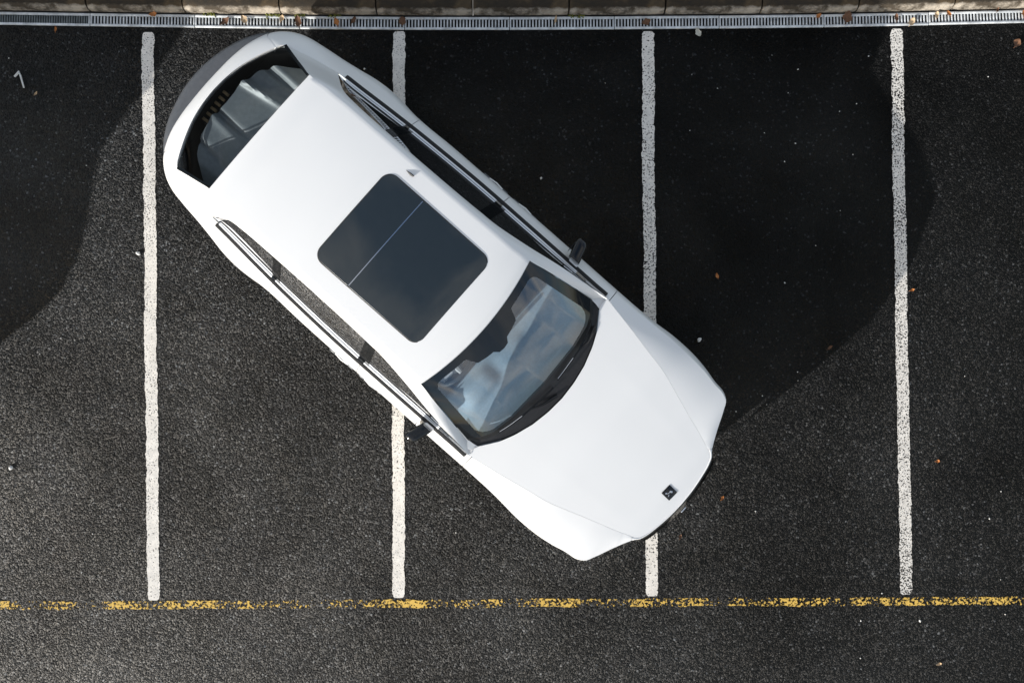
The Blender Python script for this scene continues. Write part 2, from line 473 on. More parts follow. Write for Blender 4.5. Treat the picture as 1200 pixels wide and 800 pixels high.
kerb = empty('kerb', (0, 0, 0)); tag(kerb, 'weathered concrete kerb stones along the drain', kind='structure')
rnd = random.Random(5)
for k in range(-6, 17):
    x0, x1 = px(218 + 112 * k, 0).x, px(218 + 112 * (k + 1), 0).x
    mid = (x0 + x1) / 2; L = x1 - x0 - 0.010 - rnd.uniform(0, .006)
    y0 = gy(mid) + HALF + 0.014
    ang = math.atan2(gy(x1) - gy(x0), x1 - x0) + rnd.uniform(-.002, .002)
    prof = [(0.004, -0.12), (0.0, 0.0), (0.004, 0.055), (0.014, 0.085), (0.030, 0.104), (0.052, 0.114), (0.09, 0.120), (0.16, 0.121), (0.26, 0.120), (0.262, -0.12)]
    mb = MB()
    nseg = 14
    rows = []
    for j in range(nseg + 1):
        x = -L / 2 + L * j / nseg
        e = 0.006 if j in (0, nseg) else 0.0
        rows.append([Vector((x, y + e * 0.6 + 0.004 * noise.noise(Vector((x * 7 + k * 9, y * 20, z * 15))), z - e + 0.004 * noise.noise(Vector((x * 6 + k * 7, y * 18 + 5, z * 12))))) for y, z in prof])
    mb.grid(rows)
    nb = len(prof)
    mb.f.append(tuple(range(nb))); mb.f.append(tuple(nseg * nb + q for q in range(nb - 1, -1, -1)))
    o = mb.build('kerb_stone', M['kerb'], kerb, angle=50)
    o.location = (mid, y0, rnd.uniform(-.004, .004)); o.rotation_euler = (0, 0, ang)

mb = MB()
mb.grid([[(x, gy(x) + HALF + 0.272, 0.09) for x in xs], [(x, 6, 0.10) for x in xs], [(x, 45, 0.10) for x in xs], [(x, 900, 0.10) for x in xs]])
tag(mb.build('verge', M['soil'], smooth=False), 'bare soil verge behind the kerb', kind='structure')

# ------------------------------------------------------------------ painted lines
def stripe(name, a, b, w, mat, label, seed, rag=0.007, z=0.003, lift_ends=True):
    a = px(*a); b = px(*b); d = (b - a); L = d.length; d.normalize(); nrm = Vector((-d.y, d.x, 0))
    n = int(L / 0.012); mb = MB(); rows = []
    for i in range(n + 1):
        s = L * i / n
        wl_ = w / 2 + rag * (1.3 * noise.noise(Vector((s * 7, seed, 0))) + 1.1 * noise.noise(Vector((s * 22, seed, 5))) + 0.9 * noise.noise(Vector((s * 60, seed, 3))))
        wr_ = w / 2 + rag * (1.3 * noise.noise(Vector((s * 7, seed, 7))) + 1.1 * noise.noise(Vector((s * 22, seed, 15))) + 0.9 * noise.noise(Vector((s * 60, seed, 11))))
        e = min(s, L - s)
        if e < 0.05: k = math.sqrt(max(0.0, 1 - (1 - e / 0.05) ** 2)) * .35 + .65; wl_ *= k; wr_ *= k
        drift = 0.011 * noise.noise(Vector((s * 1.3, seed, 21)))
        c = a + d * s + nrm * drift
        rows.append([c + nrm * wl_ + Vector((0, 0, z)), c - nrm * wr_ + Vector((0, 0, z))])
    mb.grid(rows)
    o = mb.build(name, mat, smooth=False)
    tag(o, label, kind='structure')
    return o
W = 0.105
stripe('bay_line', (173.5, 38), (180, 703), W, M['white_line'], 'white bay line left of the car, touching its rear corner', 1)
stripe('bay_line', (468, 37), (467, 700), W, M['white_line'], 'white bay line passing under the middle of the car', 2)
stripe('bay_line', (759, 37), (764, 698), W, M['white_line_pitted'], 'white bay line passing under the front of the car', 3)
stripe('bay_line', (1050.5, 34), (1062, 696), W, M['white_line_worn'], 'flaking white bay line on the right of the car', 4)
stripe('yellow_line', (-250, 710.5), (1450, 702), 0.070, M['yellow_line'], 'worn yellow line across the ends of the bays', 5, rag=0.006)

# ------------------------------------------------------------------ cars
def wheel_mesh(parent, loc, r, w, side):
    wroot = mb_tyre = None
    prof = [(r * 0.66, -w * .40), (r * 0.80, -w * .5), (r * 0.93, -w * .48), (r * .985, -w * .38), (r, -w * .2), (r, w * .2), (r * .985, w * .38), (r * .93, w * .48), (r * .80, w * .5), (r * .66, w * .40)]
    mb = MB(); rows = []
    for i in range(40):
        th = 2 * math.pi * i / 40
        rows.append([(rr * math.cos(th), y, rr * math.sin(th)) for rr, y in prof])
    rows.append(rows[0]); mb.grid(rows)
    o = mb.build('wheel', M['rubber'], parent); o.location = loc
    rim = MB(); rows = []
    for i in range(41):
        th = 2 * math.pi * i / 40
        rows.append([(rr * math.cos(th), side * y, rr * math.sin(th)) for rr, y in [(r * .67, w * .40), (r * .63, w * .42), (r * .60, w * .34), (r * .58, -w * .3)]])
    rim.grid(rows)
    for k in range(5):
        th = 2 * math.pi * k / 5
        for d in (-.10, .10):
            c0 = Vector((r * .10 * math.cos(th), side * w * .36, r * .10 * math.sin(th)))
            c1 = Vector((r * .62 * math.cos(th + d), side * w * .38, r * .62 * math.sin(th + d)))
            rim.tube([c0, (c0 + c1) / 2 + Vector((0, -side * .006, 0)), c1], [.022, .017, .014], 6)
    rim.tube([(0, side * w * .2, 0), (0, side * w * .43, 0)], [r * .16, r * .13], 16)
    rim.build('rim', M['satin'], o)
    return o

def build_car(root, paint, SX=1.0, SY=1.0, SZ=1.0, mirrors=True):
    S = lambda p: Vector((p[0] * SX, p[1] * SY, p[2] * SZ))
    def emit(mb, name, mat, parent=None, angle=40, flip=False):
        mb.v = [S(p) for p in mb.v]
        if flip: mb.f = [tuple(reversed(f)) for f in mb.f]
        return mb.build(name, mat, parent or root, angle=angle)
    WR, WC = 0.345, (-2.02, 1.04)
    zb_tab = [(.30, 1.005), (.57, .995), (1.0, .962), (1.4, .90), (1.7, .838), (1.86, .79)]
    def bz(u, y):
        z = float(np.interp(u, [a for a, _ in zb_tab], [c for _, c in zb_tab]))
        return z - 0.022 * (y / 0.8) ** 2
    # ---- lower body columns: outline(u,w) | shoulder(u,w,z) | inner edge(u,w)
    T = [
     (1.858, 0.0, 1.846, 0.0, .800, 1.838, 0.0),
     (1.853, .12, 1.841, .12, .800, 1.833, .118),
     (1.835, .26, 1.824, .257, .802, 1.815, .253),
     (1.808, .385, 1.797, .382, .806, 1.788, .375),
     (1.788, .432, 1.777, .430, .810, 1.766, .424),
     (1.760, .462, 1.752, .456, .815, 1.738, .446),
     (1.735, .500, 1.727, .494, .818, 1.700, .458),
     (1.68, .615, 1.670, .608, .822, 1.640, .480),
     (1.612, .775, 1.600, .765, .828, 1.560, .507),
     (1.575, .846, 1.563, .832, .832, 1.520, .520),
     (1.525, .880, 1.512, .856, .838, 1.465, .535),
     (1.42, .897, 1.41, .868, .850, 1.38, .562),
     (1.30, .925, 1.29, .888, .865, 1.26, .600),
     (1.18, .944, 1.17, .897, .880, 1.15, .637),
     (1.04, .952, 1.03, .902, .893, 1.02, .676),
     (.90, .949, .89, .902, .903, .88, .702),
     (.78, .938, .775, .897, .910, .77, .722),
     (.66, .931, .66, .892, .915, .66, .744),
     (.40, .927, .40, .888, .920, .40, .790),
     (.33, .927, .33, .887, .921, .33, .803),
     (.20, .927, .20, .886, .922, .20, .803),
     (-.5, .926, -.5, .882, .925, -.5, .803),
     (-1.0, .920, -1.0, .876, .928, -1.0, .800),
     (-1.4, .915, -1.4, .872, .932, -1.4, .788),
     (-1.66, .905, -1.66, .866, .936, -1.66, .776),
     (-1.78, .909, -1.78, .862, .938, -1.78, .768),
     (-1.90, .922, -1.90, .856, .940, -1.90, .760),
     (-2.05, .927, -2.05, .848, .942, -2.03, .750),
     (-2.18, .916, -2.18, .838, .945, -2.15, .741),
     (-2.30, .892, -2.30, .826, .950, -2.26, .734),
     (-2.45, .865, -2.44, .806, .956, -2.37, .724),
     (-2.65, .836, -2.63, .778, .965, -2.52, .686),
     (-2.78, .812, -2.75, .748, .972, -2.65, .654),
     (-2.875, .775, -2.835, .703, .976, -2.76, .628),
     (-2.975, .700, -2.918, .632, .976, -2.805, .598),
     (-3.04, .605, -2.975, .555, .974, -2.84, .535),
     (-3.08, .500, -3.020, .450, .972, -2.885, .430),
     (-3.105, .330, -3.055, .300, .972, -2.935, .280),
     (-3.112, .150, -3.068, .140, .972, -2.962, .130),
     (-3.114, 0.0, -3.072, 0.0, .972, -2.970, 0.0)]
    NC = 260
    C = curve(T, NC)
    zi = np.array([bz(c[5], c[6]) if c[5] > .33 else np.interp(c[5], [-2.97, -2.8, -2.37, -1.66, -.5, .33], [1.052, 1.052, 1.046, 1.02, 1.004, bz(.33, .80)]) for c in C])
    # outward normals of the plan outline
    nx = np.gradient(C[:, 0]); ny = np.gradient(C[:, 1])
    ln = np.hypot(nx, ny); NU, NV = ny / ln, -nx / ln
    NU, NV = np.where(NV < -0.2, -NU, NU), np.where(NV < -0.2, -NV, NV)
    def zlow(u):
        z = 0.25
        for c in WC:
            ra = 0.40 / SX
            d = abs(u - c)
            if d < ra: z = max(z, (WR + math.sqrt(0.40 ** 2 - (d * SX) ** 2)) / SZ)
        if u > 1.5: z = 0.22
        if u < -2.9: z = 0.32
        return min(z, 0.715)
    ZO = 0.74
    def column(i):
        uo, wo, us, ws, zs, ui, wi = C[i]
        z0 = zlow(uo); front = uo > 1.5; rear = uo < -2.95
        nu, nv = NU[i], NV[i]
        if i == 0 or i == NC - 1: nv = 0.0
        out = []
        for k in range(9):
            z = z0 + (ZO - z0) * k / 9
            q = (ZO - z) / 0.5
            ins = (0.075 * q * q) if not front else (0.012 + 0.07 * q)
            if rear: ins = 0.02 + 0.05 * q
            out.append((uo - nu * ins, wo - nv * ins, z))
        a = Vector((uo, wo, ZO)); c = Vector((us, ws, zs)); m = Vector((uo * .7 + us * .3, wo * .7 + ws * .3, zs - 0.035))
        for k in range(7):
            t = k / 6; p = a * (1 - t) ** 2 + m * 2 * t * (1 - t) + c * t * t
            out.append(tuple(p))
        d = Vector((ui, wi, zi[i])); m = (c + d) / 2 + Vector((0, 0, 0.012 if abs(d.z - c.z) > .02 else .006))
        for k in range(1, 7):
            t = k / 6; p = c * (1 - t) ** 2 + m * 2 * t * (1 - t) + d * t * t
            out.append(tuple(p))
        out.append((d.x - 0.3 * (d.x - ui), d.y - 0.012 if i > 0 else d.y, d.z - 0.03))
        return out
    cols = [column(i) for i in range(NC)]
    flipy = lambda col: [(p[0], -p[1], p[2]) for p in col]
    def panel(name, i0, i1, side, gap=0.003, lab=None):
        sel = [list(cols[i]) for i in range(i0, i1 + 1)]
        # folded edges at the shut lines
        def inner(cl, sgn): return [(p[0] + sgn * 0.001, p[1] * 0.965, p[2] - 0.02) for p in cl]
        a = [(p[0] - gap, p[1], p[2]) for p in sel[0]]; b = [(p[0] + gap, p[1], p[2]) for p in sel[-1]]
        sel[0] = a; sel[-1] = b
        sel = [inner(a, 0)] + sel + [inner(b, 0)]
        if side < 0: sel = [flipy(c) for c in sel]
        mb = MB().grid(sel)
        o = emit(mb, name, paint, flip=(side < 0), angle=32)
        if lab: o['label'] = lab
        return o
    idx = lambda u: int(np.argmin(np.abs(C[:, 0] - u) + (C[:, 1] < .3) * 9))
    i_f, i_d1, i_d2, i_q, i_r = idx(1.742), idx(.35), idx(-.765), idx(-1.675), idx(-3.02)
    for s in (1, -1):
        sd = 'left' if s > 0 else 'right'
        panel('front_wing', i_f, i_d1, s)
        d1 = panel('front_door', i_d1, i_d2, s); d2 = panel('rear_door', i_d2, i_q, s)
        panel('rear_quarter', i_q, i_r, s)
        # handles: a bar standing on two grey feet
        for dr, (h0, h1) in ((d1, (-.725, -.50)), (d2, (-1.03, -.80))):
            hb = MB(); y = s * 0.926
            hb.tube([(h0, y - s * .03, .765), (h0 + .02, y - s * .008, .772), ((h0 + h1) / 2, y + s * .002, .775), (h1 - .02, y - s * .008, .772), (h1, y - s * .03, .765)], [.004, .005, .006, .005, .004], 8)
            h = emit(hb, 'door_handle', paint, dr)
            for hx in (h0 + .02, h1 - .02):
                fb = MB(); fb.box((hx, s * .908, .79), (.055, .034, .03), bevel=.006)
                emit(fb, 'handle_scoop', M['bumper_grey'], dr)
    # front and rear end, through the centre line
    def end_panel(name, rng, mat):
        left = [cols[i] for i in rng]
        allc = [flipy(c) for c in left[::-1]] + [c for c in left[1:]] if rng[0] in (0,) else left + [flipy(c) for c in left[::-1][1:]]
        mb = MB().grid(allc)
        return emit(mb, name, mat, flip=(rng[0] != 0 and False), angle=32)
    end_panel('front_bumper', list(range(0, i_f + 1)), paint)
    tg = end_panel('tailgate', list(range(i_r, NC)), paint)
    # grille, lamps on the front end
    def front_patch(y0, y1, z0, z1, proud, name, mat, bulge=0.0):
        sel = [i for i in range(0, idx(1.58) + 1) if y0 - 1e-6 <= C[i, 1] <= y1]
        for s in ((1, -1) if y0 > 0.05 else (0,)):
            def pt(i, z, sg):
                q = (ZO - z) / 0.5; ins = 0.012 + 0.07 * q - proud - bulge * math.sin(math.pi * (z - z0) / (z1 - z0))
                nv = NV[i] if i > 0 else 0
                return (C[i, 0] - NU[i] * ins, sg * (C[i, 1] - nv * ins), z)
            zz = np.linspace(z0, z1, 6)
            def cols_of(sg): return [[pt(i, z, sg) for z in zz] for i in sel]
            if s == 0: g = cols_of(-1)[::-1] + cols_of(1)[1:]
            else: g = cols_of(s)
            mb = MB().grid(g); emit(mb, name, mat, flip=(s == -1))
    front_patch(0, .42, .36, .74, .045, 'grille', M['gloss_black'], .022)
    front_patch(.47, .80, .60, .72, .004, 'headlight', M['lamp'])
    bd = MB(); bd.box((1.902, -.03, .715), (.012, .05, .03), bevel=.003); emit(bd, 'grille_badge', M['chrome'])
    # ---- rear bumper (dark)
    rb_tab = [(-2.93, .755), (-3.05, .705), (-3.155, .61), (-3.245, .47), (-3.312, .28), (-3.345, .10), (-3.35, 0)]
    rc = curve(rb_tab, 30)
    def rbcol(u, y):
        k = 1 - abs(y) / .9
        return [(u + .10, y * .93, .34), (u + .03, y * .99, .40), (u + .004, y, .50), (u, y, .57), (u + .006, y * .998, .605), (u + .03, y * .985, .632), (u + .075, y * .96, .640), (u + .125, y * .93, .645), (u + .18, y * .90, .66)]
    half = [rbcol(a, c) for a, c in rc]
    mb = MB().grid(half + [flipy(c) for c in half[::-1][1:]]); emit(mb, 'rear_bumper', M['bumper_grey'])
    mb = MB()
    for s in (1, -1): 
        mb2 = MB().box((-2.985, s * .60, .80), (.07, .18, .09), Matrix.Rotation(s * R(-38), 3, 'Z'), bevel=.02); emit(mb2, 'tail_lamp', M['tail'])
    # ---- bonnet: Coons patch between shut lines, nose and cowl
    def base_u(y): return float(np.interp(abs(y), [0, .15, .3, .45, .56, .65, .70, .74, .80], [.572, .562, .535, .486, .435, .372, .335, .318, .325]))
    inn = np.array([(c[5], c[6]) for c in C])
    kN = int(np.argmin(np.abs(inn[:, 1] - .446) + (inn[:, 0] < 1.6) * 9)); kS = int(np.argmin(np.abs(inn[:, 0] - .335)))
    nose = inn[:kN + 1]; side = inn[kN:kS + 1]
    def samp(A, t):
        d = np.concatenate([[0], np.cumsum(np.hypot(*(A[1:] - A[:-1]).T))]); q = t * d[-1]
        return np.array([np.interp(q, d, A[:, 0]), np.interp(q, d, A[:, 1])])
    G = 0.0018
    NF, NT = 48, 40
    rows = []
    for b in range(NT + 1):
        t = b / NT; row = []
        S1 = samp(side, t); S1[1] -= G; S0 = S1 * [1, -1]
        for a in range(NF + 1):
            f = -1 + 2 * a / NF
            F = samp(nose, abs(f)); F = np.array([F[0], math.copysign(F[1], f)])
            yb = f * (side[-1][1] - G); B = np.array([base_u(yb), yb])
            Fp = F * [1, 1]; 
            n1 = samp(nose, 1.0) ; c00 = np.array([n1[0], -n1[1]]); c10 = n1; c01 = np.array([base_u(.8), -(side[-1][1] - G)]); c11 = c01 * [1, -1]
            w = (f + 1) / 2
            p = (1 - t) * Fp + t * B + (1 - w) * S0 + w * S1 - ((1 - w) * (1 - t) * c00 + w * (1 - t) * c10 + (1 - w) * t * c01 + w * t * c11)
            z = bz(p[0], p[1])
            # two faint swage lines running to the nose
            z += 0.0006 * math.exp(-((abs(p[1]) - (.36 + .12 * t)) / .05) ** 2) * math.sin(math.pi * min(1, max(0, t)))
            row.append((p[0], p[1], z))
        rows.append(row)
    # folded rim
    first = [(p[0] - .004, p[1], p[2] - .02) for p in rows[0]]; last = [(p[0] + .01, p[1], p[2] - .02) for p in rows[-1]]
    rows = [first] + rows + [last]
    rows = [[(r[0][0], r[0][1] * .985, r[0][2] - .025)] + r + [(r[-1][0], r[-1][1] * .985, r[-1][2] - .025)] for r in rows]
    bon = emit(MB().grid(rows), 'bonnet', paint, flip=True, angle=30)
    # badge on the bonnet
    bu = 1.705; bzv = bz(bu, 0)
    tilt = Matrix.Rotation(math.atan2(bz(bu - .1, 0) - bz(bu + .1, 0), .2), 3, 'Y') @ Matrix.Rotation(R(-3), 3, 'Z')
    mb = MB().box((bu, 0, bzv + .001), (.092, .092, .008), tilt, bevel=.006)
    bg = emit(mb, 'bonnet_badge', M['gloss_black'], bon)
    mk = MB()
    for (du, dv, l, w, a) in ((.004, .014, .024, .014, 25), (-.002, -.004, .026, .006, 75), (-.015, -.022, .014, .011, 40), (.012, -.020, .018, .006, 120)):
        mk.box(Vector((bu, 0, bzv + .0052)) + tilt @ Vector((du, dv, 0)), (l, w, .003), tilt @ Matrix.Rotation(R(a), 3, 'Z'), bevel=.001)
    emit(mk, 'badge_mark', M['chrome'], bg)
    # ---- rails: A pillar, cant rail, D pillar.  outer (glass side) | inner (roof / screen side)
    Rl = [(.33, .800, .995, .245, .724, 1.000),
          (.15, .768, 1.115, .12, .692, 1.115),
          (-.03, .737, 1.235, -.01, .662, 1.228),
          (-.20, .702, 1.332, -.16, .626, 1.348),
          (-.36, .668, 1.398, -.29, .592, 1.448),
          (-.55, .638, 1.430, -.42, .582, 1.478),
          (-.80, .620, 1.446, -.75, .574, 1.505),
          (-1.2, .609, 1.458, -1.2, .566, 1.515),
          (-1.6, .606, 1.456, -1.7, .560, 1.505),
          (-1.99, .611, 1.440, -2.15, .552, 1.480),
          (-2.10, .622, 1.408, -2.36, .546, 1.452),
          (-2.17, .645, 1.330, -2.47, .566, 1.350),
          (-2.26, .686, 1.190, -2.60, .592, 1.220),
          (-2.35, .730, 1.035, -2.79, .622, 1.040)]
    NR = 120
    # sample so that the control rows of both edges stay paired
    RC = curve(Rl, NR, key=(3, 4, 5))
    uR = RC[:, 3]
    kA = int(np.argmin(np.abs(uR + .29))); kD = int(np.argmin(np.abs(uR + 2.36)))
    def bow(u): return 0.078 * max(0.0, min(1.0, (u + 1.6) / 1.3)) ** 2
    def railstrip(sg):
        rows = []
        for r in RC:
            o = Vector((r[0], r[1], r[2])); i = Vector((r[3], r[4], r[5])); m = (o + i) / 2 + Vector((0, .012, .016))
            rows.append([o * (1 - t) ** 2 + m * 2 * t * (1 - t) + i * t * t for t in np.linspace(0, 1, 7)])
            rows[-1] = [rows[-1][0] + Vector((0, -.012, -.012))] + rows[-1]
        return [[Vector((p.x, sg * p.y, p.z)) for p in r] for r in rows]
    mb = MB()
    mb.grid(railstrip(1)); n0 = len(mb.f)
    mb.grid([r[::-1] for r in railstrip(-1)])
    crown = 0.022
    def roof_pt(k, f):
        r = RC[k]; cz = crown * (1 - f * f)
        return Vector((r[3] + bow(r[3]) * (1 - f * f), f * r[4], r[5] + cz))
    NFR = 40
    rows = [[roof_pt(k, -1 + 2 * a / NFR) for a in range(NFR + 1)] for k in range(kA, kD + 1)]
    hdr = [p + Vector((.004, 0, -.012)) for p in rows[0]]; tl = [p + Vector((-.004, 0, -.014)) for p in rows[-1]]
    mb.grid([[q for q in r[::-1]] for r in ([hdr] + rows + [tl])])
    o = emit(mb, 'roof', paint, angle=35)
    bm_merge(o)
    roof = o
    def roofz(u, y):
        z = float(np.interp(-u, -uR[kA:kD + 1], RC[kA:kD + 1, 5])); w = float(np.interp(-u, -uR[kA:kD + 1], RC[kA:kD + 1, 4]))
        return z + crown * (1 - (y / w) ** 2)
    # sunroof: two panes in a black seal, bright strip between
    def rrect(u0, u1, h, r0, r1, n=8, off=0.0):
        pts = []
        for (cx, cy, rr, a0) in ((u1 - r1, h - r1, r1, 0), (u0 + r0, h - r0, r0, 90), (u0 + r0, -h + r0, r0, 180), (u1 - r1, -h + r1, r1, 270)):
            for k in range(n + 1):
                a = R(a0 + 90 * k / n); pts.append((cx + rr * math.cos(a), cy + rr * math.sin(a)))
        fine = []
        for k, p in enumerate(pts):
            q = pts[(k + 1) % len(pts)]; m = max(1, int(math.hypot(q[0] - p[0], q[1] - p[1]) / .04))
            fine += [(p[0] + (q[0] - p[0]) * j / m, p[1] + (q[1] - p[1]) * j / m) for j in range(m)]
        return fine
    def plate(name, pts, lift, mat, par, edge=0.010):
        cu = sum(p[0] for p in pts) / len(pts); mb = MB()
        rows = [[(p[0], p[1], roofz(p[0], p[1]) - .004) for p in pts]]
        for k, sc in enumerate((1.0, .995, .9, .75, .6, .45, .3, .15, .02)):
            rows.append([(cu + (p[0] - cu) * sc, p[1] * sc, roofz(cu + (p[0] - cu) * sc, p[1] * sc) + lift - (edge * .25 if k == 0 else 0)) for p in pts])
        mb.grid(rows, close_u=True); b = len(mb.v) - len(pts)
        mb.f.append(tuple(range(b, b + len(pts))))
        return emit(mb, name, mat, par, angle=30)
    plate('sunroof_seal', rrect(-1.470, -.480, .412, .085, .085), .003, M['rubber'], roof)
    plate('sunroof_pane', rrect(-1.463, -1.139, .405, .08, .004), .0065, M['roof_glass'], roof)
    plate('sunroof_pane', rrect(-1.131, -.487, .405, .004, .08), .0065, M['roof_glass'], roof)
    st = MB().grid([[(-1.1385, y, roofz(-1.135, y) + .0075) for y in np.linspace(-.40, .40, 17)], [(-1.1315, y, roofz(-1.135, y) + .0075) for y in np.linspace(-.40, .40, 17)]])
    emit(st, 'sunroof_strip', M['chrome'], roof)
    # little fin aerial
    fn = MB().grid([[(-1.375, .488, roofz(-1.375, .488) + .001)] * 3, [(-1.33, .478, roofz(-1.33, .48)), (-1.333, .488, roofz(-1.33, .49) + .012), (-1.336, .496, roofz(-1.33, .496))], [(-1.305, .482, roofz(-1.31, .48)), (-1.300, .490, roofz(-1.3, .49) + .016), (-1.305, .498, roofz(-1.3, .498))]])
    emit(fn, 'aerial', M['black_plastic'], roof)
    # ---- windscreen
    def hdr_pt(f): 
        p = roof_pt(kA, f); return p + Vector((.006, 0, -.010))
    def glow(f):                                   # lower edge of the pane
        y = f * .715; a = abs(f)
        return Vector((float(np.interp(a, [0, .5, .75, .87, .95, 1.0], [.398, .385, .352, .310, .262, .235])), y, float(np.interp(a, [0, .8, 1.0], [1.045, 1.022, 1.004]))))
    def ws(f, t):
        # sides follow the pillar
        h, g = hdr_pt(f), glow(f)
        p = h.lerp(g, t)
        return p + Vector((.012, 0, .010)) * math.sin(math.pi * t) * (1 - .55 * f * f)
    FW = .885
    def tt(f):                                     # dark shade band and sensor housing at the header
        a = abs(f)
        v = float(np.interp(a, [0, .08, .11, .22, .34, .41, 1.0], [.31, .30, .25, .235, .21, .085, .085])) if f > -.5 else .085
        v = max(v, float(np.interp(a, [.78, .83, .86, .885], [.085, .095, .115, .16])))
        return v
    def tb(f): return float(np.interp(abs(f), [0, .7, .80, .85, .885, 1.0], [.975, .968, .955, .93, .86, .86]))
    fs = sorted(set([round(x, 4) for x in np.linspace(-FW, FW, 75)]))
    glassrows = [[ws(f, tt(f) + (tb(f) - tt(f)) * q) for q in np.linspace(0, 1, 22)] for f in fs]
    wsg = emit(MB().grid(glassrows), 'windscreen', M['windscreen'], angle=60)
    mb = MB()
    mb.grid([[ws(f, tt(f) * q) for q in np.linspace(0, 1, 8)] for f in fs])
    mb.grid([[ws(f, tb(f) + (1 - tb(f)) * q) for q in np.linspace(0, 1, 4)] for f in fs])
    for s in (-1, 1):
        ff = np.linspace(FW, 1.0, 5) * s
        mb.grid([[ws(f, q) for q in np.linspace(0, 1, 24)] for f in ff])
    emit(mb, 'windscreen_border', M['frit'], wsg, angle=60)
    # white scuttle corners between bonnet, wing and pillar
    for sg in (1, -1):
        fl = MB().grid([[(u, sg * y, z) for (u, y, z) in r] for r in (
            [(.350, .700, .975), (.350, .75, .972), (.350, .815, .968)], [(.30, .712, .978), (.30, .76, .978), (.30, .812, .975)],
            [(.24, .716, .985), (.24, .76, .985), (.24, .808, .98)], [(.12, .70, .99), (.12, .75, .99), (.12, .80, .985)])])
        emit(fl, 'scuttle_corner', paint, flip=(sg > 0))
    # cowl below the screen
    def cowl_pt(f, q):
        g = glow(f); y = f * .735; bpt = Vector((base_u(y) - .004, y, bz(base_u(y), y) - .012))
        if abs(f) > .9: pass
        return g.lerp(bpt, q) + Vector((0, 0, -.018 * math.sin(math.pi * q) - .004))
    cw = MB().grid([[cowl_pt(f, q) for q in np.linspace(0, 1, 8)] for f in np.linspace(-1, 1, 61)])
    cow = emit(cw, 'cowl', M['black_plastic'], angle=60)
    def on_cowl(y, q, h): 
        f = y / .725; p = cowl_pt(f, q); return (p.x, p.y, p.z + h)
    for (y0, y1, q0, q1) in ((-.52, .02, .30, .42), (.08, .60, .36, .30)):
        pts = [on_cowl(y0 + (y1 - y0) * t, q0 + (q1 - q0) * t, .022 + .01 * math.sin(math.pi * t)) for t in np.linspace(0, 1, 12)]
        wb = emit(MB().tube(pts, .006, 6), 'wiper', M['gloss_black'])
        m0 = pts[6]
        arm = [m0, on_cowl(y0 + (y1 - y0) * .72, .62, .030), on_cowl(y0 + (y1 - y0) * .95, .80, .022)]
        emit(MB().tube(arm, [.006, .009, .013], 6), 'wiper_arm', M['gloss_black'], wb)
        emit(MB().tube([on_cowl(y0 + (y1 - y0) * t, q0 + (q1 - q0) * t - .03, .031 + .01 * math.sin(math.pi * t)) for t in (.02, .2, .4)], .0022, 5), 'wiper_glint', M['chrome'], wb)  # bright thin tube standing in for the glint along the blade
    # ---- rear window
    def rg(f, t):
        h = roof_pt(kD, f) + Vector((-.006, 0, -.010))
        a = abs(f); y = f * .632
        g = Vector((float(np.interp(a, [0, .2, .45, .68, .85, 1.0], [-2.962, -2.955, -2.925, -2.872, -2.825, -2.782])), y, 1.050))
        p = h.lerp(g, t)
        return p + Vector((-.008, 0, .008)) * math.sin(math.pi * t)
    rgl = emit(MB().grid([[rg(f, t) for t in np.linspace(0.02, .965, 20)] for f in np.linspace(-.965, .965, 41)]), 'rear_window', M['rear_glass'], angle=60)
    mb = MB()
    mb.grid([[rg(f, t) for t in (.965, 1.0)] for f in np.linspace(-1, 1, 41)])
    for s in (-1, 1): mb.grid([[rg(f * s, t) for t in np.linspace(0.02, .965, 20)] for f in (.965, 1.0)])
    emit(mb, 'rear_window_border', M['frit'], rgl)
    # ---- side windows, pillars, belt trim
    beltT = [(c[5], c[6], z) for c, z in zip(C, zi) if -2.36 < c[5] < .335]
    BT = np.array(beltT)
    def belt(u): return Vector((u, float(np.interp(-u, -BT[:, 0], BT[:, 1])), float(np.interp(-u, -BT[:, 0], BT[:, 2]))))
    top = RC[:, :3]
    def side_pt(w, q):      # w 0 front .. 1 rear
        k = w * (NR - 1); a = int(min(NR - 2, math.floor(k))); fr = k - a
        tp = Vector(top[a] * (1 - fr) + top[a + 1] * fr) + Vector((0, -.010, -.006))
        bt = belt(min(.33, max(-2.35, tp.x))) + Vector((0, -.010, .006))
        p = bt.lerp(tp, q)
        return p + Vector((0, .006 * math.sin(math.pi * q), 0))
    def w_of(u): return float(np.interp(-u, -top[:, 0], np.linspace(0, 1, NR)))
    # panes and blacked-out pillars between them
    segs = [('side_window', .33, -.70), ('pillar', -.70, -.80), ('side_window', -.80, -1.62), ('pillar', -1.62, -1.70), ('side_window', -1.70, -2.35)]
    for s in (1, -1):
        for nm, ua, ub in segs:
            wa, wb_ = w_of(ua), w_of(ub)
            g = [[side_pt(w, q) for q in np.linspace(0, 1, 8)] for w in np.linspace(wa, wb_, 30)]
            g = [[Vector((p.x, s * (p.y + (.002 if nm == 'pillar' else 0)), p.z)) for p in r] for r in g]
            emit(MB().grid(g), nm, (M['front_side_glass'] if ua > 0 else M['side_glass']) if nm == 'side_window' else M['gloss_black'], flip=(s < 0), angle=60)
        # rubber below and bright strip above the belt
        ub = np.linspace(.31, -2.28, 90)
        rb = MB().grid([[belt(u) + Vector((0, dy, dz)) for dy, dz in ((.034, -.012), (.030, .004), (.012, .010), (.004, .008), (.002, -.01))] for u in ub])
        if s < 0: rb.v = [Vector((p.x, -p.y, p.z)) for p in rb.v]
        emit(rb, 'window_seal', M['rubber'], flip=(s < 0))
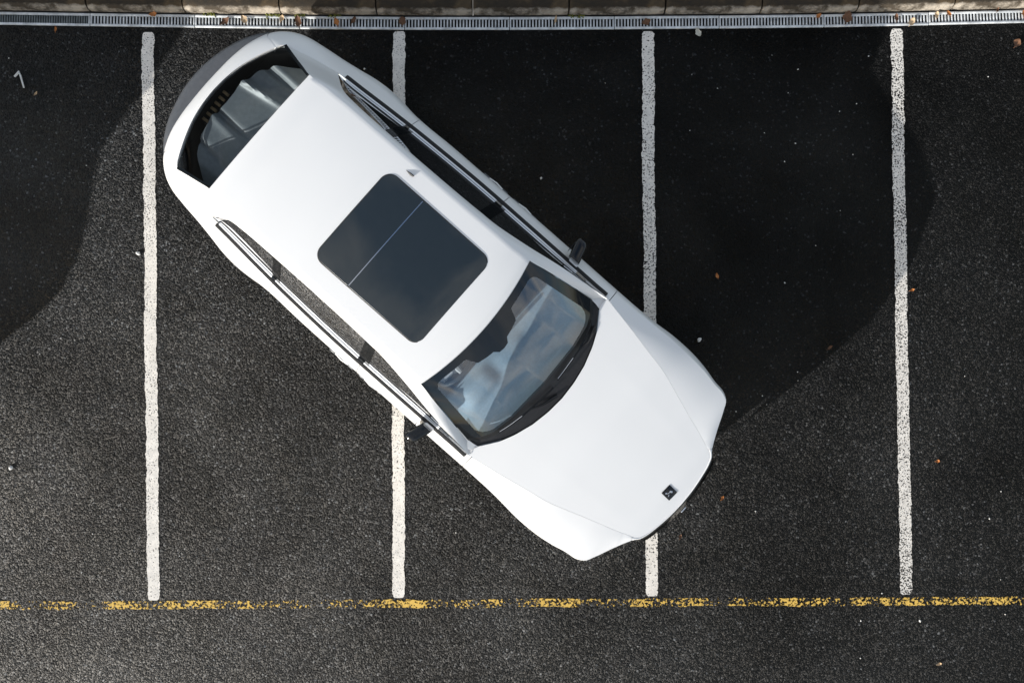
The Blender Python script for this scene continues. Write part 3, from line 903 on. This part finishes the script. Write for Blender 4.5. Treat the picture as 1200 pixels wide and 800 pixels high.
        for (ua, uz) in ((.02, -.74), (-.80, -1.66), (-1.70, -2.26)):
            tr = MB().grid([[belt(u) + Vector((0, dy, dz)) for dy, dz in ((.003, .006), (.002, .012), (-.002, .015), (-.009, .015), (-.012, .006))] for u in np.linspace(ua, uz, 30)])
            if s < 0: tr.v = [Vector((p.x, -p.y, p.z)) for p in tr.v]
            emit(tr, 'window_trim', M['satin'], flip=(s < 0))
        # door mirror
        if mirrors:
            mr = MB(); rows = []
            for t in np.linspace(0, 1, 9):
                y = .845 + .155 * t; k = min(1.0, 1.25 * math.sin(math.pi * (.22 + .62 * t)) ** .6)
                uc = -.055 - .045 * t; ring = []
                for a in range(14):
                    th = 2 * math.pi * a / 14; ct, sn = math.cos(th), math.sin(th)
                    ring.append((uc + .052 * k * math.copysign(abs(ct) ** .5, ct), s * y, 1.03 + .068 * k * math.copysign(abs(sn) ** .5, sn)))
                rows.append(ring)
            mr.grid(rows, close_u=True); mr.f.append(tuple(range(13, -1, -1))); mr.f.append(tuple(8 * 14 + q for q in range(14)))
            mir = emit(mr, 'door_mirror', M['gloss_black'], flip=(s < 0))
            emit(MB().box((-.045, s * .838, .985), (.085, .035, .04), bevel=.01), 'mirror_foot', M['satin'], mir)
            emit(MB().box((-.135, s * .92, 1.03), (.006, .10, .09), bevel=.002), 'mirror_glass', M['gloss_black'], mir)
    # ---- underbody, wheels
    emit(MB().box((-.6, 0, .36), (4.4, 1.30, .20), bevel=.05), 'underbody', M['black_plastic'])
    emit(MB().grid([[(u, y, .50) for y in (-.70, 0, .70)] for u in (-2.9, -1, .9, 1.6)]), 'floor_pan', M['carpet'])
    for c in WC:
        for s in (1, -1):
            wheel_mesh(root, Vector((c * SX, s * .815 * SY, WR)), WR, .225, s)
    # ---- interior
    def slab(prof_fn, us, ys): return MB().grid([[(u, y, prof_fn(u, y)) for y in ys] for u in us])
    def dashz(u, y):
        z = .985 - .02 * ((u - .2) / .2) ** 2 - .04 * (y / .7) ** 2
        # driver's binnacle (right-hand drive), centre cowl and two trays
        z += .05 * math.exp(-((y + .36) / .17) ** 4 - ((u - .04) / .09) ** 4)
        z += .022 * math.exp(-(y / .15) ** 4 - ((u - .08) / .12) ** 4)
        for (yc, uc, hw, hu) in ((-.10, .26, .10, .055), (.20, .26, .085, .05)):
            z -= .03 * math.exp(-((y - yc) / hw) ** 6 - ((u - uc) / hu) ** 6)
        if u < -.0: z -= .5 * (u ** 2) / .04 * .2
        return z
    dsh = emit(slab(dashz, np.linspace(.44, -.10, 46), np.linspace(-.70, .70, 80)), 'dashboard', M['dash'], angle=60)
    emit(MB().grid([[(u, y, z) for y in np.linspace(-.70, .70, 9)] for u, z in ((-.10, .93), (-.11, .80), (-.02, .60), (.1, .5))]), 'dashboard_fascia', M['dash_dark'], dsh)
    emit(MB().box((-.095, .02, .975), (.03, .26, .13), Matrix.Rotation(R(-20), 3, 'Y'), bevel=.008), 'screen', M['gloss_black'], dsh)
    # wheel
    cst = Vector((-.20, -.36, .90)); rt = Matrix.Rotation(R(-62), 3, 'Y')
    stw = emit(MB().tube([cst + rt @ Vector((.175 * math.cos(a), .175 * math.sin(a), 0)) for a in np.linspace(0, 2 * math.pi, 33)[:-1]], .016, 8, closed=True), 'steering_wheel', M['dash_dark'])
    sp = MB()
    for a in (0, 180, 270): sp.tube([cst, cst + rt @ Vector((.165 * math.cos(R(a + 90)), .165 * math.sin(R(a + 90)), 0))], [.03, .014], 6)
    emit(sp, 'spokes', M['satin'], stw)
    emit(MB().tube([cst - rt @ Vector((0, 0, .02)), cst + rt @ Vector((0, 0, .03))], [.06, .05], 14), 'airbag_hub', M['dash_dark'], stw)
    for y in (-.36, .36):
        seat = emit(MB().box((-.62, y, .62), (.52, .50, .16), bevel=.05), 'front_seat', M['fabric'])
        emit(MB().box((-.93, y, .92), (.14, .48, .62), Matrix.Rotation(R(-14), 3, 'Y'), bevel=.05), 'backrest', M['fabric'], seat)
        emit(MB().box((-1.02, y, 1.29), (.09, .26, .17), Matrix.Rotation(R(-10), 3, 'Y'), bevel=.03), 'headrest', M['fabric'], seat)
    rs = emit(MB().box((-1.65, 0, .62), (.52, 1.26, .16), bevel=.05), 'rear_seat', M['fabric'])
    emit(MB().box((-1.97, 0, .92), (.14, 1.26, .60), Matrix.Rotation(R(-16), 3, 'Y'), bevel=.05), 'backrest', M['fabric'], rs)
    # luggage cover, pulled taut in folds
    def cov_edge(y): return float(np.interp(abs(y), [0, .10, .15, .34, .45, .58], [-2.855, -2.86, -2.87, -2.83, -2.76, -2.60]))
    rows = []
    for y in np.linspace(-.58, .58, 70):
        r = []
        for t in np.linspace(0, 1, 26):
            u = -2.06 + (cov_edge(y) + 2.06) * t
            z = 1.02 - .03 * t
            for (y0, sl, wd, am) in ((.20, .14, .024, .050), (.26, .15, .03, -.02), (-.10, -.02, .020, -.040), (-.15, -.03, .03, .02), (-.36, -.10, .024, -.035), (.40, .02, .022, -.04), (.46, .0, .03, .02)):
                z += am * t * math.exp(-((y - y0 - sl * (1 - t)) / (wd + .03 * (1 - t))) ** 2)
            z -= .05 * max(0, abs(y) - .48) / .1
            r.append((u, y, z))
        r.append((r[-1][0] - .004, r[-1][1], r[-1][2] - .03))
        rows.append(r)
    emit(MB().grid(rows), 'luggage_cover', M['cover'], flip=True)
    emit(MB().grid([[(u, y, z) for y in (-.70, 0, .70)] for u, z in ((-2.0, .56), (-3.07, .56))]), 'boot_floor', M['carpet'])
    lin = [(C[i, 0], C[i, 1]) for i in range(NC) if C[i, 0] < -1.9]
    lin = [(max(a, -3.02), max(0, c - .09)) for a, c in lin]
    full = lin + [(a, -c) for a, c in lin[::-1]]
    emit(MB().grid([[(a, c, .56) for a, c in full], [(a * .992, c * .99, .94) for a, c in full]]), 'boot_lining', M['carpet'])
    # closing wall inside the doors so that no daylight leaks up past the floor
    for s in (1, -1):
        emit(MB().grid([[(u, s * .72, .48), (u, s * .76, .96)] for u in (.5, -.5, -1.9)]), 'door_card', M['fabric'])
    return root

def bm_merge(o):
    import bmesh
    bm = bmesh.new(); bm.from_mesh(o.data)
    bmesh.ops.remove_doubles(bm, verts=bm.verts, dist=0.0015)
    bmesh.ops.recalc_face_normals(bm, faces=bm.faces)
    bm.to_mesh(o.data); bm.free()
    o.data.polygons.foreach_set('use_smooth', [True] * len(o.data.polygons))
    o.data.set_sharp_from_angle(angle=R(35))

HEAD = -R(41.4)
off = -0.072                              # sideways offset of the car's centre line
car = empty('parked_car', (off * 0.6614, off * 0.750, 0), HEAD)
tag(car, 'white estate car with dark sunroof parked askew across three bays', 'car')
build_car(car, M['paint'])

# slatted crate in the boot, glimpsed between luggage cover and rear window
crate = empty('crate', car.matrix_basis @ Vector((-2.885, -.08, .57)), HEAD + R(4))
tag(crate, 'brown slatted crate in the boot seen through the rear window', 'crate')
MB().box((0, 0, .06), (.17, .34, .12), bevel=.01).build('crate_body', M['leaf_brown'], crate)
first = None
for k in range(6):
    for e in (0, 1):
        if first is None:
            first = MB().box((0, 0, 0), (.055, .024, .03), bevel=.004).build('slat', M['wood'], crate); q = first
        else:
            q = first.copy(); COL.objects.link(q); q.parent = crate
        q.location = (-.055 + e * .085, -.13 + k * .052, .125 + .17)
MB().box((0, 0, .19), (.15, .32, .17), bevel=.01).build('crate_rim', M['carpet'], crate)

# the next car along stands just outside the photograph: only its shadow reaches in
nb = empty('parked_car', (px(-342, 0).x, px(0, 445).y, 0), -R(90))
tag(nb, 'grey car standing beyond the left edge, seen only by its shadow', 'car')
build_car(nb, M['paint_dark'], 0.76, 0.96, 1.12)

# ------------------------------------------------------------------ leaves, chips, litter
def leaf(xp, yp, L, Wd, rot, mat, label, z=0.006, curl=0.012, seed=0, name='fallen_leaf', cat='leaf', group='fallen leaves'):
    rn = random.Random(seed); mb = MB(); rows = []; L *= .85; Wd *= .85
    n = 9
    for i in range(n):
        t = i / (n - 1); w = Wd / 2 * (math.sin(math.pi * min(1, t * .92 + .06)) ** .8) * (1 + .25 * rn.uniform(-1, 1))
        x = (t - .5) * L; zc = curl * (4 * (t - .5) ** 2) * rn.uniform(.6, 1.2)
        rows.append([(x, -w, z + zc + curl * .5), (x, -w * .45, z + zc + .001), (x, 0, z + zc * .8), (x, w * .5, z + zc + .002), (x, w, z + zc + curl * .7)])
    mb.grid(rows)
    mb.tube([(-L * .5, 0, z + curl * .7), (-L * .72, L * .05, z + .004)], [.0022, .0014], 5)
    o = mb.build(name, mat, angle=60)
    p = px(xp, yp); o.location = (p.x, p.y, 0); o.rotation_euler = (0, 0, R(rot))
    tag(o, label, cat, group)
    return o
G1 = .022
leaf(66, 35, .05, .022, 85, M['leaf_orange'], 'small orange leaf below the dull drain grate at left', seed=1)
leaf(43, 110, .045, .022, 50, M['leaf_tan'], 'tan leaf in the shadow at far left near a white scrap', seed=2)
leaf(181, 18, .075, .05, 10, M['leaf_orange'], 'orange leaf on the grate above the left bay line', z=G1, seed=3)
leaf(265, 26, .10, .06, 40, M['leaf_brown'], 'brown leaf lying across the slots left of the rear of the car', z=G1, seed=4)
leaf(287, 24, .09, .06, 120, M['leaf_tan'], 'pale tan leaf on the grate left of the rear of the car', z=G1, seed=5)
leaf(331, 23, .07, .05, 70, M['leaf_tan'], 'tan leaf on the grate straight above the rear window', z=G1, seed=6)
leaf(350, 26, .11, .08, 100, M['leaf_brown'], 'large dark brown leaf heaped on the grate above the rear of the car', z=G1, seed=7)
leaf(395, 27, .09, .05, 110, M['leaf_orange'], 'orange leaf stuck in the grate right of the rear of the car', z=G1, seed=8)
leaf(415, 25, .08, .045, 60, M['leaf_brown'], 'brown leaf on the lit part of the grate by the shadow edge', z=G1, seed=9)
leaf(472, 26, .09, .07, 90, M['leaf_brown'], 'dark red-brown leaf on the grate above the middle bay line', z=G1, seed=10)
leaf(651, 24, .08, .025, 80, M['leaf_tan'], 'thin curled tan leaf on the shadowed grate', z=G1, seed=11)
leaf(757, 27, .09, .07, 20, M['leaf_brown'], 'dark leaf on the grate above the third bay line', z=G1, seed=12)
leaf(818, 39, .085, .06, -65, M['leaf_pale'], 'pale torn leaf on the shadowed asphalt below the grate', seed=13)
leaf(958, 20, .06, .045, 40, M['leaf_orange'], 'small orange leaf on the shadowed grate at right', z=G1, seed=14)
leaf(992, 21, .12, .09, 75, M['leaf_brown'], 'large dark leaf on the grate left of the right bay line', z=G1, seed=15)
leaf(1049, 22, .075, .05, 95, M['leaf_brown'], 'brown leaf on the grate directly above the right bay line', z=G1, seed=16)
leaf(1067, 27, .085, .06, 60, M['leaf_tan'], 'tan leaf overhanging the grate edge by the right bay line', z=G1, seed=17)
leaf(1096, 19, .075, .045, 80, M['leaf_tan'], 'light leaf on the sunlit grate right of the right bay line', z=G1, seed=18)
leaf(1110, 17, .06, .045, 130, M['leaf_orange'], 'bright orange leaf on the sunlit grate at right', z=G1, seed=19)
leaf(1167, 13, .05, .03, 70, M['leaf_brown'], 'little brown leaf on the grate near the right edge', z=G1, seed=20)
leaf(1198, 17, .07, .05, 90, M['leaf_orange'], 'orange leaf on the grate at the right edge', z=G1, seed=21)
leaf(1191, 51, .09, .07, 60, M['leaf_brown'], 'rusty brown leaf on the asphalt in the upper right corner', seed=22)
leaf(840, 323, .055, .035, 110, M['leaf_orange'], 'small orange leaf in the car shadow beside the bonnet', seed=23)
leaf(1068, 340, .045, .03, 20, M['leaf_orange'], 'red-orange leaf at the shadow edge by the right bay line', seed=24)
leaf(972, 407, .06, .03, 40, M['leaf_brown'], 'brown leaf on the edge of the car shadow', seed=25)
leaf(1098, 540, .04, .03, 10, M['leaf_orange'], 'orange leaf on sunlit asphalt right of the right bay line', seed=26)
leaf(846, 583, .045, .03, 60, M['leaf_orange'], 'small orange leaf on the asphalt in front of the car nose', seed=27)
leaf(797, 628, .05, .035, 75, M['leaf_brown'], 'brown leaf on the asphalt just below the car nose', seed=28)
leaf(1100, 777, .045, .03, 20, M['leaf_tan'], 'pale leaf scrap on the asphalt at the lower right', seed=29)

def chip(xp, yp, r, seed, label, mat='chip', group='pale stone chips scattered on the asphalt'):
    rn = random.Random(seed); mb = MB(); rows = []
    for z, k in ((0.0, 1.0), (r * .45, .95), (r * .8, .55), (r * .9, .08)):
        rows.append([(r * k * math.cos(a) * (1 + .2 * math.sin(2 * a + seed)), r * k * math.sin(a) * .8 * (1 + .15 * math.cos(3 * a + seed)), z + .0005) for a in np.linspace(0, 2 * math.pi, 10)[:-1]])
    mb.grid(rows, close_u=True)
    o = mb.build('stone_chip', M[mat], angle=40)
    p = px(xp, yp); o.location = (p.x, p.y, 0); o.rotation_euler = (0, 0, rn.uniform(0, 6))
    tag(o, label, 'stone chip', group); return o
chip(819.5, 398, .020, 1, 'white stone chip in the car shadow just beyond the front wing')
chip(162, 297, .020, 2, 'pale stone chip left of the left bay line')
chip(634, 209, .012, 3, 'white speck in the car shadow right of the side windows')
chip(427, 81, .010, 4, 'white speck in the car shadow behind the rear wheel arch')
chip(13, 548, .022, 5, 'pale stone chip near the left edge below the shadow')
chip(1078, 727, .012, 6, 'white speck below the yellow line at the right bay line')
rn = random.Random(77)
for k in range(70):
    xp, yp = rn.uniform(5, 1195), rn.uniform(45, 790)
    if 180 < xp < 850 and abs((xp - 515) * .6614 - (yp - 345) * .75) < 175 and yp < 665: continue
    chip(xp, yp, rn.uniform(.004, .0075), k, 'tiny pale stone chip loose on the asphalt')

# bent white scrap
p = [px(17, 90, .006), px(22.3, 84.5, .010), px(24, 89, .008), px(28, 103, .006)]
o = MB().tube(p, [.010, .014, .009, .007], 6).build('litter_scrap', M['chip'])
tag(o, 'bent white scrap of litter in the shadow at upper left', 'litter')
# moss in the kerb joint
rnm = random.Random(3)
for k, (xm, w, lab) in enumerate(((246, .10, 'moss tuft between kerb and grate left of the car'), (352, .09, 'moss tuft between kerb and grate above the car rear'), (320, .12, 'low moss in the kerb joint above the car rear'), (392, .12, 'low moss at the kerb foot near the shadow edge'), (676, .14, 'moss hanging over the grate in the shadow'))):
    x = px(xm, 0).x; mb = MB()
    for q in range(26):
        a = rnm.uniform(-w / 2, w / 2); b = rnm.gauss(0, .010); h = rnm.uniform(.008, .024)
        c = Vector((a, b, 0)); d = Vector((rnm.uniform(-.012, .012), rnm.uniform(-.014, .008), h))
        mb.tube([c, c + d * .6, c + d], [.007, .006, .002], 5)
    o = mb.build('moss_tuft', M['moss']); o.location = (x, gy(x) + HALF + .006, .004)
    tag(o, lab, 'moss', 'moss along the kerb')
